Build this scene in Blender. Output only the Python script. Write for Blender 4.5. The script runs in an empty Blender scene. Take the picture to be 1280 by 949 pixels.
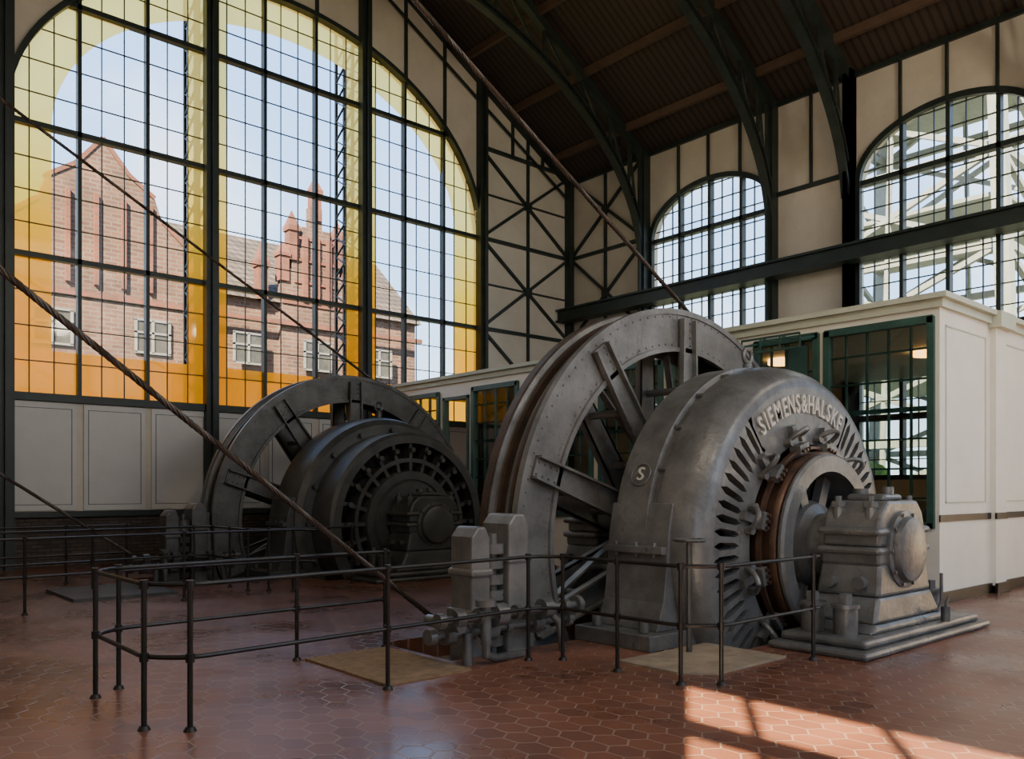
import bpy, bmesh, math, random
from mathutils import Vector, Matrix, noise
random.seed(3)
S=bpy.context.scene
col=S.collection
# ------------------------------------------------------------------ helpers
def empty(name,loc=(0,0,0)):
    o=bpy.data.objects.new(name,None); o.location=loc; o.empty_display_size=.2
    col.objects.link(o); return o
class MB:
    def __init__(s): s.V=[];s.F=[];s.M=[]
    def add(s,v,f,m=0):
        n=len(s.V); s.V+= [tuple(p) for p in v]
        for q in f: s.F.append([i+n for i in q]); s.M.append(m)
    def hexa(s,p,m=0):
        s.add(p,[(0,1,2,3),(7,6,5,4),(0,4,5,1),(1,5,6,2),(2,6,7,3),(3,7,4,0)],m)
    def box(s,x0,x1,y0,y1,z0,z1,m=0):
        s.hexa([(x0,y0,z0),(x1,y0,z0),(x1,y1,z0),(x0,y1,z0),(x0,y0,z1),(x1,y0,z1),(x1,y1,z1),(x0,y1,z1)],m)
    def beam(s,p,q,w,h,m=0,up=(0,0,1)):
        p=Vector(p);q=Vector(q);d=(q-p).normalized();u=Vector(up)
        if abs(d.dot(u))>.99: u=Vector((0,1,0))
        r=d.cross(u).normalized();u=r.cross(d).normalized()
        a=r*w/2;b=u*h/2
        s.hexa([p-a-b,p+a-b,p+a+b,p-a+b,q-a-b,q+a-b,q+a+b,q-a+b],m)
    def cyl(s,p,q,r,seg=16,m=0,r2=None):
        p=Vector(p);q=Vector(q);r2=r if r2 is None else r2
        d=(q-p).normalized();u=Vector((0,0,1)) if abs(d.z)<.9 else Vector((1,0,0))
        a=d.cross(u).normalized();b=d.cross(a)
        v=[];f=[]
        for i in range(seg):
            t=2*math.pi*i/seg;e=a*math.cos(t)+b*math.sin(t)
            v.append(p+e*r);v.append(q+e*r2)
        for i in range(seg):
            j=(i+1)%seg;f.append((2*i,2*j,2*j+1,2*i+1))
        f.append([2*i for i in range(seg)][::-1]);f.append([2*i+1 for i in range(seg)])
        s.add(v,f,m)
    def lathe(s,prof,seg=64,m=0,c=(0,0,0),closed=True,a0=0,a1=2*math.pi):
        full=abs(a1-a0-2*math.pi)<1e-6
        n=len(prof);v=[];f=[];N=seg if full else seg+1
        for i in range(N):
            t=a0+(a1-a0)*i/seg
            for r,y in prof: v.append((c[0]+r*math.cos(t),c[1]+y,c[2]+r*math.sin(t)))
        for i in range(seg):
            j=(i+1)%N
            for k in range(n if closed else n-1):
                l=(k+1)%n
                f.append((i*n+k,i*n+l,j*n+l,j*n+k))
        if not full and closed:
            f.append(list(range(n)));f.append([(N-1)*n+k for k in range(n)][::-1])
        s.add(v,f,m)
    def tube(s,path,r,seg=8,m=0):
        P=[Vector(p) for p in path];n=len(P);v=[];f=[]
        prev=None
        for i,p in enumerate(P):
            d=(P[min(i+1,n-1)]-P[max(i-1,0)]).normalized()
            if prev is None:
                u=Vector((0,0,1)) if abs(d.z)<.9 else Vector((1,0,0)); a=d.cross(u).normalized()
            else:
                a=(prev-d*prev.dot(d)).normalized()
            prev=a;b=d.cross(a)
            for k in range(seg):
                t=2*math.pi*k/seg; v.append(p+(a*math.cos(t)+b*math.sin(t))*r)
        for i in range(n-1):
            for k in range(seg):
                l=(k+1)%seg; f.append((i*seg+k,i*seg+l,(i+1)*seg+l,(i+1)*seg+k))
        f.append(list(range(seg))[::-1]);f.append([(n-1)*seg+k for k in range(seg)])
        s.add(v,f,m)
    def prism(s,poly,y0,y1,m=0,ax='Y'):
        n=len(poly)
        if ax=='Y': v=[(a,y0,b) for a,b in poly]+[(a,y1,b) for a,b in poly]
        elif ax=='X': v=[(y0,a,b) for a,b in poly]+[(y1,a,b) for a,b in poly]
        else: v=[(a,b,y0) for a,b in poly]+[(a,b,y1) for a,b in poly]
        f=[list(range(n)),[n+i for i in range(n)][::-1]]
        for i in range(n):
            j=(i+1)%n;f.append((i,j,n+j,n+i))
        s.add(v,f,m)
    def torus(s,c,R,r,axis='Y',seg=20,m=0):
        path=[]
        for i in range(seg+1):
            t=2*math.pi*i/seg;a,b=R*math.cos(t),R*math.sin(t)
            if axis=='Y': path.append((c[0]+a,c[1],c[2]+b))
            elif axis=='X': path.append((c[0],c[1]+a,c[2]+b))
            else: path.append((c[0]+a,c[1]+b,c[2]))
        s.tube(path,r,6,m)
    def build(s,name,mats,parent=None,smooth=False,bevel=0,loc=None):
        me=bpy.data.meshes.new(name);me.from_pydata(s.V,[],s.F)
        if not isinstance(mats,(list,tuple)): mats=[mats]
        for m in mats: me.materials.append(m)
        me.polygons.foreach_set('material_index',s.M)
        bm=bmesh.new();bm.from_mesh(me);bmesh.ops.recalc_face_normals(bm,faces=bm.faces);bm.to_mesh(me);bm.free()
        if smooth:
            me.polygons.foreach_set('use_smooth',[True]*len(me.polygons))
            try: me.set_sharp_from_angle(angle=math.radians(32))
            except Exception: pass
        me.update()
        o=bpy.data.objects.new(name,me);col.objects.link(o)
        if parent: o.parent=parent
        if loc: o.location=loc
        if bevel:
            b=o.modifiers.new('bev','BEVEL');b.width=bevel;b.segments=2;b.limit_method='ANGLE';b.angle_limit=math.radians(40)
        return o
# ------------------------------------------------------------------ materials
def nm(name):
    m=bpy.data.materials.new(name);m.use_nodes=True
    nt=m.node_tree;nt.nodes.clear()
    return m,nt,nt.nodes,nt.links
def mat(name,c,rough=.6,metal=0,var=.15,scale=3,bump=0,c2=None,bscale=None,spec=.5,rvar=0,streak=None):
    m,nt,N,L=nm(name)
    out=N.new('ShaderNodeOutputMaterial');b=N.new('ShaderNodeBsdfPrincipled')
    L.new(b.outputs[0],out.inputs[0])
    tc=N.new('ShaderNodeTexCoord');no=N.new('ShaderNodeTexNoise');no.inputs['Scale'].default_value=scale
    no.inputs['Detail'].default_value=8;no.inputs['Roughness'].default_value=.68
    L.new(tc.outputs['Object'],no.inputs['Vector'])
    r=N.new('ShaderNodeValToRGB')
    r.color_ramp.elements[0].position=.36;r.color_ramp.elements[1].position=.64
    d=c2 if c2 else tuple(x*(1-var) for x in c)
    e=c if c2 else tuple(min(1,x*(1+var)) for x in c)
    r.color_ramp.elements[0].color=(*d,1);r.color_ramp.elements[1].color=(*e,1)
    L.new(no.outputs[0],r.inputs[0]);colout=r.outputs[0]
    if streak:   # small chips / rust blotches of another colour
        n3=N.new('ShaderNodeTexNoise');n3.inputs['Scale'].default_value=9;n3.inputs['Detail'].default_value=10;n3.inputs['Roughness'].default_value=.75
        mp=N.new('ShaderNodeMapping');mp.inputs['Scale'].default_value=(1,1,.45);L.new(tc.outputs['Object'],mp.inputs[0]);L.new(mp.outputs[0],n3.inputs['Vector'])
        r3=N.new('ShaderNodeValToRGB');r3.color_ramp.elements[0].position=.58;r3.color_ramp.elements[1].position=.68
        L.new(n3.outputs[0],r3.inputs[0])
        mm=N.new('ShaderNodeMixRGB');L.new(r3.outputs[0],mm.inputs[0]);L.new(colout,mm.inputs[1]);mm.inputs[2].default_value=(*streak,1);colout=mm.outputs[0]
    L.new(colout,b.inputs['Base Color'])
    b.inputs['Roughness'].default_value=rough;b.inputs['Metallic'].default_value=metal
    if rvar:
        mr=N.new('ShaderNodeMapRange');mr.inputs[1].default_value=.3;mr.inputs[2].default_value=.7;mr.inputs[3].default_value=rough+rvar;mr.inputs[4].default_value=rough-rvar
        L.new(no.outputs[0],mr.inputs[0]);L.new(mr.outputs[0],b.inputs['Roughness'])
    b.inputs['Specular IOR Level'].default_value=spec
    if bump:
        n2=N.new('ShaderNodeTexNoise');n2.inputs['Scale'].default_value=bscale or scale*8;n2.inputs['Detail'].default_value=4
        L.new(tc.outputs['Object'],n2.inputs['Vector'])
        bp=N.new('ShaderNodeBump');bp.inputs['Strength'].default_value=bump;bp.inputs['Distance'].default_value=.01
        L.new(n2.outputs[0],bp.inputs['Height']);L.new(bp.outputs[0],b.inputs['Normal'])
    return m
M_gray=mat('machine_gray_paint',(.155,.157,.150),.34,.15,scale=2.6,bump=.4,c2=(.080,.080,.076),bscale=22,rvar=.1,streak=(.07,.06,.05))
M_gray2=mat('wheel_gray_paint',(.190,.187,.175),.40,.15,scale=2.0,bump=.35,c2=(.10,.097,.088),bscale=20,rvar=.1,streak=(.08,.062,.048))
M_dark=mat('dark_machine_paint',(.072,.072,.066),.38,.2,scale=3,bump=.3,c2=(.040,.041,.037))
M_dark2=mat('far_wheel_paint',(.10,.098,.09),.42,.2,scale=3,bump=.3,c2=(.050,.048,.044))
M_rust=mat('worn_brown_steel',(.10,.062,.042),.42,.5,scale=4,bump=.3,c2=(.05,.034,.026))
M_copper=mat('commutator_copper',(.12,.064,.040),.4,.5,scale=5,c2=(.06,.038,.027))
M_steel=mat('green_black_steel',(.020,.028,.024),.5,.2,var=.25,scale=2)
M_green=mat('green_painted_steel',(.030,.085,.065),.45,.1,var=.25,scale=2)
M_rail=mat('railing_black_steel',(.020,.018,.016),.4,.5,var=.3)
M_black=mat('pit_black',(.008,.008,.008),.9)
M_letter=mat('letter_white_paint',(.50,.48,.42),.5,0,var=.1,scale=8)
M_cream=mat('cream_paint',(.78,.74,.62),.55,0,var=.05,scale=.8,bump=.05)
M_creamA=mat('aged_cream_panel',(.60,.535,.44),.6,0,scale=.6,c2=(.50,.44,.355),bump=.05)
M_panel=mat('white_panel',(.54,.53,.50),.6,0,var=.06,scale=.8)
M_trim=mat('cornice_pale_green',(.52,.54,.41),.55,0,var=.06)
M_ropes=mat('greased_wire_rope',(.09,.066,.05),.45,.5,scale=6,c2=(.045,.035,.028))
M_mat=mat('sisal_mat',(.25,.165,.09),.95,0,scale=10,bump=.5,c2=(.16,.105,.055),bscale=120)
M_conc=mat('worn_concrete',(.32,.25,.17),.85,0,scale=3,bump=.3,c2=(.19,.15,.10))
M_ground=mat('outdoor_ground',(.14,.17,.08),.95,0,scale=.2,c2=(.10,.11,.07))
M_extsteel=mat('galvanised_tower_steel',(.22,.24,.22),.5,.2,var=.1)
M_tree=mat('foliage',(.13,.21,.03),.9,0,scale=1.5,c2=(.05,.09,.015),bump=.8)
M_cabfloor=mat('cabin_linoleum',(.16,.11,.07),.5,0,var=.1)
M_lens=mat('window_frame_grey',(.15,.155,.155),.5)

def brick(name,c1,c2,mortar,w=.25,h=.08,ms=.012,rough=.85):
    m,nt,N,L=nm(name)
    out=N.new('ShaderNodeOutputMaterial');b=N.new('ShaderNodeBsdfPrincipled');L.new(b.outputs[0],out.inputs[0])
    tc=N.new('ShaderNodeTexCoord');sp=N.new('ShaderNodeSeparateXYZ');L.new(tc.outputs['Object'],sp.inputs[0])
    ad=N.new('ShaderNodeMath');L.new(sp.outputs[0],ad.inputs[0]);L.new(sp.outputs[1],ad.inputs[1])
    cb=N.new('ShaderNodeCombineXYZ');L.new(ad.outputs[0],cb.inputs[0]);L.new(sp.outputs[2],cb.inputs[1])
    br=N.new('ShaderNodeTexBrick');L.new(cb.outputs[0],br.inputs['Vector'])
    br.inputs['Color1'].default_value=(*c1,1);br.inputs['Color2'].default_value=(*c2,1);br.inputs['Mortar'].default_value=(*mortar,1)
    br.inputs['Scale'].default_value=1;br.inputs['Brick Width'].default_value=w;br.inputs['Row Height'].default_value=h;br.inputs['Mortar Size'].default_value=ms
    no=N.new('ShaderNodeTexNoise');no.inputs['Scale'].default_value=.9;no.inputs['Detail'].default_value=8;L.new(tc.outputs['Object'],no.inputs['Vector'])
    rr=N.new('ShaderNodeValToRGB');rr.color_ramp.elements[0].position=.35;rr.color_ramp.elements[1].position=.65;rr.color_ramp.elements[0].color=(.35,.35,.35,1);L.new(no.outputs[0],rr.inputs[0])
    mx=N.new('ShaderNodeMixRGB');mx.blend_type='MULTIPLY';mx.inputs[0].default_value=.6
    L.new(br.outputs[0],mx.inputs[1]);L.new(rr.outputs[0],mx.inputs[2]);L.new(mx.outputs[0],b.inputs['Base Color'])
    b.inputs['Roughness'].default_value=rough
    bp=N.new('ShaderNodeBump');bp.inputs['Strength'].default_value=.4;bp.inputs['Distance'].default_value=.01;bp.invert=True
    L.new(br.outputs[1],bp.inputs['Height']);L.new(bp.outputs[0],b.inputs['Normal'])
    return m
M_brick=brick('dark_brick',(.11,.08,.06),(.07,.05,.04),(.04,.034,.028))
M_xbrick=brick('exterior_red_brick',(.14,.070,.046),(.085,.042,.03),(.13,.10,.08),.5,.17,.03)
M_xbrick2=brick('pinnacle_brick',(.17,.055,.032),(.13,.043,.026),(.11,.06,.05),.4,.15,.02)
M_xroof=brick('clay_roof_tiles',(.11,.088,.07),(.075,.058,.047),(.03,.024,.02),.4,.3,.05)

def ceilmat():
    m,nt,N,L=nm('roof_boards')
    out=N.new('ShaderNodeOutputMaterial');b=N.new('ShaderNodeBsdfPrincipled');L.new(b.outputs[0],out.inputs[0])
    tc=N.new('ShaderNodeTexCoord');w=N.new('ShaderNodeTexWave');w.bands_direction='Y';w.inputs['Scale'].default_value=1.6
    w.inputs['Distortion'].default_value=.3
    L.new(tc.outputs['Object'],w.inputs['Vector'])
    r=N.new('ShaderNodeValToRGB');r.color_ramp.elements[0].color=(.015,.010,.008,1);r.color_ramp.elements[1].color=(.046,.030,.022,1)
    r.color_ramp.elements[1].position=.5
    L.new(w.outputs[0],r.inputs[0]);L.new(r.outputs[0],b.inputs['Base Color']);b.inputs['Roughness'].default_value=.6
    return m
M_ceil=ceilmat()

def floormat():
    m,nt,N,L=nm('hex_clay_tiles')
    out=N.new('ShaderNodeOutputMaterial');b=N.new('ShaderNodeBsdfPrincipled');L.new(b.outputs[0],out.inputs[0])
    tc=N.new('ShaderNodeTexCoord')
    def vm(op,a,bv=None,sc=None):
        n=N.new('ShaderNodeVectorMath');n.operation=op
        for i,x in enumerate((a,bv)):
            if x is None: continue
            if isinstance(x,tuple): n.inputs[i].default_value=x
            else: L.new(x,n.inputs[i])
        return n
    def ma(op,a,bv=None):
        n=N.new('ShaderNodeMath');n.operation=op
        for i,x in enumerate((a,bv)):
            if x is None: continue
            if isinstance(x,(int,float)): n.inputs[i].default_value=x
            else: L.new(x,n.inputs[i])
        return n.outputs[0]
    p=vm('MULTIPLY',tc.outputs['Object'],(1/.20,1/.25,0)).outputs[0]
    p=vm('ADD',p,(1000,1000*1.7320508,0)).outputs[0]
    s=(1.0,1.7320508,1.0)
    a=vm('SUBTRACT',vm('MODULO',p,s).outputs[0],(.5,.8660254,0)).outputs[0]
    bb=vm('SUBTRACT',vm('MODULO',vm('SUBTRACT',p,(.5,.8660254,0)).outputs[0],s).outputs[0],(.5,.8660254,0)).outputs[0]
    la=vm('DOT_PRODUCT',a,a).outputs['Value'];lb=vm('DOT_PRODUCT',bb,bb).outputs['Value']
    sel=ma('LESS_THAN',la,lb)
    mx=N.new('ShaderNodeMix');mx.data_type='VECTOR';L.new(sel,mx.inputs[0]);L.new(bb,mx.inputs[4]);L.new(a,mx.inputs[5])
    g=mx.outputs[1]
    idv=vm('SUBTRACT',p,g).outputs[0]
    ab=vm('ABSOLUTE',g).outputs[0]
    d1=vm('DOT_PRODUCT',ab,(1,0,0)).outputs['Value'];d2=vm('DOT_PRODUCT',ab,(.5,.8660254,0)).outputs['Value']
    hd=ma('MAXIMUM',d1,d2)
    gr=N.new('ShaderNodeMapRange');gr.inputs[1].default_value=.462;gr.inputs[2].default_value=.486;L.new(hd,gr.inputs[0])
    wn=N.new('ShaderNodeTexWhiteNoise');wn.noise_dimensions='3D';L.new(vm('SNAP',vm('ADD',idv,(.05,.05,0)).outputs[0],(.25,.25,1)).outputs[0],wn.inputs['Vector'])
    cr=N.new('ShaderNodeValToRGB');cr.color_ramp.elements[0].color=(.155,.062,.038,1);cr.color_ramp.elements[1].color=(.215,.084,.048,1)
    L.new(wn.outputs[0],cr.inputs[0])
    no=N.new('ShaderNodeTexNoise');no.inputs['Scale'].default_value=.9;no.inputs['Detail'].default_value=7;L.new(tc.outputs['Object'],no.inputs['Vector'])
    mm=N.new('ShaderNodeMixRGB');mm.blend_type='MULTIPLY';mm.inputs[0].default_value=.6;L.new(cr.outputs[0],mm.inputs[1])
    rr=N.new('ShaderNodeValToRGB');rr.color_ramp.elements[0].position=.3;rr.color_ramp.elements[1].position=.6;rr.color_ramp.elements[0].color=(.42,.45,.47,1)
    L.new(no.outputs[0],rr.inputs[0]);L.new(rr.outputs[0],mm.inputs[2])
    m2=N.new('ShaderNodeMixRGB');L.new(gr.outputs[0],m2.inputs[0]);L.new(mm.outputs[0],m2.inputs[1]);m2.inputs[2].default_value=(.25,.17,.125,1)
    L.new(m2.outputs[0],b.inputs['Base Color'])
    rg=N.new('ShaderNodeMapRange');rg.inputs[1].default_value=.3;rg.inputs[2].default_value=.7;rg.inputs[3].default_value=.20;rg.inputs[4].default_value=.42;L.new(no.outputs[0],rg.inputs[0]);L.new(rg.outputs[0],b.inputs['Roughness'])
    b.inputs['Specular IOR Level'].default_value=.7
    bp=N.new('ShaderNodeBump');bp.inputs['Strength'].default_value=.4;bp.inputs['Distance'].default_value=.004;bp.invert=True
    L.new(gr.outputs[0],bp.inputs['Height']);L.new(bp.outputs[0],b.inputs['Normal'])
    return m
M_floor=floormat()

def glassmat(name,tint=(.93,.96,.97)):
    m,nt,N,L=nm(name)
    out=N.new('ShaderNodeOutputMaterial');t=N.new('ShaderNodeBsdfTransparent');t.inputs[0].default_value=(*tint,1)
    g=N.new('ShaderNodeBsdfGlossy');g.inputs['Roughness'].default_value=.03
    mx=N.new('ShaderNodeMixShader');mx.inputs[0].default_value=.05
    L.new(t.outputs[0],mx.inputs[1]);L.new(g.outputs[0],mx.inputs[2]);L.new(mx.outputs[0],out.inputs[0])
    return m
M_glass=glassmat('clear_glass')
M_cabglass=glassmat('cabin_glass',(.82,.87,.85))
def stained():
    m,nt,N,L=nm('stained_window_glass')
    out=N.new('ShaderNodeOutputMaterial');tc=N.new('ShaderNodeTexCoord');sp=N.new('ShaderNodeSeparateXYZ');L.new(tc.outputs['Object'],sp.inputs[0])
    x,z=sp.outputs[0],sp.outputs[2]
    def ma(op,a,b=None):
        n=N.new('ShaderNodeMath');n.operation=op
        for i,q in enumerate((a,b)):
            if q is None: continue
            if isinstance(q,(int,float)): n.inputs[i].default_value=q
            else: L.new(q,n.inputs[i])
        return n.outputs[0]
    ex=ma('POWER',ma('ABSOLUTE',ma('DIVIDE',ma('SUBTRACT',x,9.78),5.42)),2)
    ez=ma('POWER',ma('DIVIDE',ma('MAXIMUM',ma('SUBTRACT',z,9.37),0),3.85),2)
    k=ma('GREATER_THAN',ma('ADD',ex,ez),1)
    for c in (7.73,11.98): k=ma('MAXIMUM',k,ma('LESS_THAN',ma('ABSOLUTE',ma('SUBTRACT',x,c)),.48))
    k=ma('MAXIMUM',k,ma('LESS_THAN',z,4.62))
    mr=N.new('ShaderNodeMapRange');mr.inputs[1].default_value=3.6;mr.inputs[2].default_value=10;L.new(z,mr.inputs[0])
    cr=N.new('ShaderNodeValToRGB');e=cr.color_ramp.elements
    e[0].color=(1,.38,.0,1);e[1].color=(1,.74,.20,1)
    q=e.new(.3);q.color=(1,.38,.003,1);q=e.new(.6);q.color=(1,.56,.03,1)
    L.new(mr.outputs[0],cr.inputs[0])
    t=N.new('ShaderNodeBsdfTransparent');t2=N.new('ShaderNodeBsdfTransparent');tl=N.new('ShaderNodeBsdfTranslucent')
    t2.inputs[0].default_value=(.95,.96,.97,1)
    L.new(cr.outputs[0],t.inputs[0]);L.new(cr.outputs[0],tl.inputs[0])
    my=N.new('ShaderNodeMixShader');my.inputs[0].default_value=.65;L.new(t.outputs[0],my.inputs[1]);L.new(tl.outputs[0],my.inputs[2])
    mx=N.new('ShaderNodeMixShader');L.new(k,mx.inputs[0]);L.new(t2.outputs[0],mx.inputs[1]);L.new(my.outputs[0],mx.inputs[2])
    gl=N.new('ShaderNodeBsdfGlossy');gl.inputs['Roughness'].default_value=.05
    m3=N.new('ShaderNodeMixShader');m3.inputs[0].default_value=.02;L.new(mx.outputs[0],m3.inputs[1]);L.new(gl.outputs[0],m3.inputs[2])
    L.new(m3.outputs[0],out.inputs[0]);return m
M_stain=stained()
def emis(name,c,s):
    m,nt,N,L=nm(name);out=N.new('ShaderNodeOutputMaterial');e=N.new('ShaderNodeEmission');e.inputs[0].default_value=(*c,1);e.inputs[1].default_value=s
    L.new(e.outputs[0],out.inputs[0]);return m
M_lamp=emis('warm_lamp_glow',(1,.45,.12),8)

# ------------------------------------------------------------------ dimensions
YA=19.8; XB=20.0; XL=-1.5; YB=-7.0
CX=9.78
colsA=[3.46,7.73,11.98,16.10]
SP=9.37; HW=6.32; RISE=4.75
def roofz(x): return 12.0+.59*(10.2-abs(x-9.8))
def archA(x):
    u=abs(x-CX)/HW
    return SP+RISE*math.sqrt(max(0,1-u*u))
# ------------------------------------------------------------------ floor with pits
f=MB()
def frect(x0,x1,y0,y1): f.box(x0,x1,y0,y1,-.25,0)
DY=8.65
frect(XL,XB,YB,4.85)
for d,yend in ((0,4.85+DY),(DY,YA)):
    frect(XL,7.45,4.85+d,6.4+d);frect(10.95,XB,4.85+d,6.4+d)
    frect(XL,4.85,6.4+d,7.65+d);frect(12.45,XB,6.4+d,7.65+d)
    frect(XL,XB,7.65+d,yend)
for d in (0,DY):
    f.box(4.7,12.6,4.7+d,7.8+d,-2.9,-2.7,1)
    f.box(4.65,4.85,4.7+d,7.8+d,-2.7,-.25,1);f.box(12.45,12.6,4.7+d,7.8+d,-2.7,-.25,1)
    f.box(4.7,12.6,4.65+d,4.85+d,-2.7,-.25,1);f.box(4.7,12.6,7.65+d,7.85+d,-2.7,-.25,1)
f.build('floor',[M_floor,M_conc])
# ------------------------------------------------------------------ gable walls
def gable(name,y0,y1):
    root=empty(name)
    w=MB()
    def strip(x0,x1,zb0,zb1,zt0,zt1,m=0):
        w.hexa([(x0,y0,zb0),(x1,y0,zb1),(x1,y1,zb1),(x0,y1,zb0),(x0,y0,zt0),(x1,y0,zt1),(x1,y1,zt1),(x0,y1,zt0)],m)
    strip(XL,3.46,0,0,roofz(XL),roofz(3.46))
    strip(16.10,XB+.3,0,0,roofz(16.1),roofz(XB+.3))
    N=48
    for i in range(N):
        a=3.46+(16.10-3.46)*i/N;b=3.46+(16.10-3.46)*(i+1)/N
        strip(a,b,archA(a),archA(b),roofz(a),roofz(b))
    strip(3.46,16.10,1.12,1.12,3.6,3.6)
    w.build('plaster',M_creamA,root)
    w=MB();strip(3.46,16.10,0,0,1.12,1.12);w.build('brick_plinth',M_brick,root)
    return root
root=gable('wall_back',YA,YA+.3)
w=MB();w.box(XL,3.46,YA-.02,YA,0,1.12);w.box(16.1,12.6,YA-.02,YA,0,1.12);w.build('brick_plinth_side',M_brick,root)
pn=MB()
subs=[]
for i in range(3):
    a,b=colsA[i],colsA[i+1]
    subs+=[a+(b-a)*k/3 for k in range(3)]
subs.append(colsA[3])
left=[3.46-1.42*k for k in range(1,4)]
allx=sorted(left)+subs
for a,b in zip(allx[:-1],allx[1:]):
    pn.box(a+.07,b-.07,YA-.045,YA-.005,1.2,3.5,0)
    x0,x1,z0,z1=a+.16,b-.16,1.32,3.38;t=.012
    for (p,q,r,s_) in ((x0,x1,z0,z0+t),(x0,x1,z1-t,z1),(x0,x0+t,z0,z1),(x1-t,x1,z0,z1)):
        pn.box(p,q,YA-.055,YA-.045,r,s_,1)
pn.build('lower_panels',[M_panel,M_dark],root)
s=MB()
for x in colsA:
    s.box(x-.15,x+.15,YA-.22,YA+.02,0,roofz(x)-.05)
    s.box(x-.04,x+.04,YA-.34,YA-.22,0,roofz(x)-.1)
for x in subs[1:]:
    if x not in colsA: s.box(x-.04,x+.04,YA-.08,YA+.02,archA(x),roofz(x))
for x in left: s.box(x-.05,x+.05,YA-.08,YA+.02,1.1,roofz(x))
for k in (1,2): s.box(16.1+1.3*k-.04,16.1+1.3*k+.04,YA-.08,YA,12.15,roofz(16.1+1.3*k))
s.box(XL,16.1,YA-.1,YA-.001,1.06,1.18);s.box(XL,16.1,YA-.12,YA-.001,3.52,3.68)
s.beam((9.8,YA-.12,roofz(9.8)-.2),(XB,YA-.12,12-.2),.22,.2,up=(0,0,1))
s.beam((9.8,YA-.12,roofz(9.8)-.2),(XL,YA-.12,roofz(XL)-.2),.22,.2)
s.beam((10.2,YA-.1,roofz(10.2)-1.0),(XB,YA-.1,12-.75),.06,.06)
x0,x1,xm=16.1,XB-.1,18.05
for (z0,z1) in ((3.6,6.6),(6.6,9.37),(9.37,12.1)):
    s.beam((x0,YA-.05,z0),(x1,YA-.05,z1),.07,.09);s.beam((x0,YA-.05,z1),(x1,YA-.05,z0),.07,.09)
    s.box(xm-.13,xm+.13,YA-.1,YA,(z0+z1)/2-.13,(z0+z1)/2+.13)
for z in (3.6,6.6,9.37,12.15): s.box(x0,x1,YA-.1,YA,z-.05,z+.05)
for z in (5.1,7.98,10.75): s.box(x0,x1,YA-.06,YA,z-.025,z+.025)
s.box(xm-.04,xm+.04,YA-.08,YA,1,12.9)
s.box(XB-.25,XB-.05,YA-.25,YA,0,12)
s.build('steel_frame',M_steel,root)
gable('wall_front',YB-.3,YB)
# ------------------------------------------------------------------ window A
def chord(z):
    if z<=SP: return HW
    return HW*math.sqrt(max(0,1-((z-SP)/RISE)**2))
root=empty('window_1')
g=MB()
N=60
for i in range(N):
    a=3.46+(16.10-3.46)*i/N;b=3.46+(16.10-3.46)*(i+1)/N
    g.add([(a,YA+.12,3.6),(b,YA+.12,3.6),(b,YA+.12,archA(b)),(a,YA+.12,archA(a))],[(0,1,2,3)])
g.build('stained_glass',M_stain,root)
g=MB()
yb0,yb1=YA+.02,YA+.16
for i in range(len(subs)-1):
    a,b=subs[i],subs[i+1]
    if i>0 and subs[i] not in colsA: g.box(a-.04,a+.04,yb0-.04,yb1,3.6,archA(a))
    for k in (1,2):
        x=a+(b-a)*k/3;g.box(x-.011,x+.011,yb0+.08,yb1-.03,3.6,archA(x))
for z in (3.64,6.6,9.37,12.15):
    c=min(chord(z),6.32);g.box(CX-c,CX+c,yb0-.04,yb1,z-.055,z+.055)
lv=[3.64,6.6,9.37,12.15,14.93]
for i in range(4):
    n=4
    for k in range(1,n):
        z=lv[i]+(lv[i+1]-lv[i])*k/n
        if z<SP+RISE-.1:
            c=chord(z);g.box(CX-c,CX+c,yb0+.08,yb1-.03,z-.011,z+.011)
pts=[(CX-HW,3.6)]+[(CX-HW*math.cos(t*math.pi/48),SP+RISE*math.sin(t*math.pi/48)) for t in range(49)]+[(CX+HW,3.6)]
for p,q in zip(pts[:-1],pts[1:]): g.beam((p[0],YA,p[1]),(q[0],YA,q[1]),.22,.12,up=(0,0,1) if abs(p[0]-q[0])>.05 else (1,0,0))
g.build('glazing_bars',M_steel,root)
lt=MB()
for x in (7.73,11.98):
    y0,y1=YA+.35,YA+1.25
    zt=archA(x)+1
    for xx in (x-.13,x+.13):
        for yy in (y0,y1): lt.box(xx-.035,xx+.035,yy-.035,yy+.035,0,zt)
    z=0;h=.55
    while z+h<zt:
        for xx in (x-.13,x+.13):
            lt.beam((xx,y0,z),(xx,y1,z+h),.03,.05,up=(1,0,0));lt.beam((xx,y1,z),(xx,y0,z+h),.03,.05,up=(1,0,0))
        z+=h
lt.build('lattice_mullions',M_steel,root)
root=empty('window_6')
g=MB()
for x in subs[1:-1]:
    wd=.13 if x in colsA else .04;g.box(x-wd,x+wd,YB-.2,YB-.05,3.6,archA(x))
for z in (3.64,6.6,9.37,12.15): g.box(CX-chord(z),CX+chord(z),YB-.2,YB-.05,z-.055,z+.055)
g.build('glazing_bars',M_steel,root)
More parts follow.
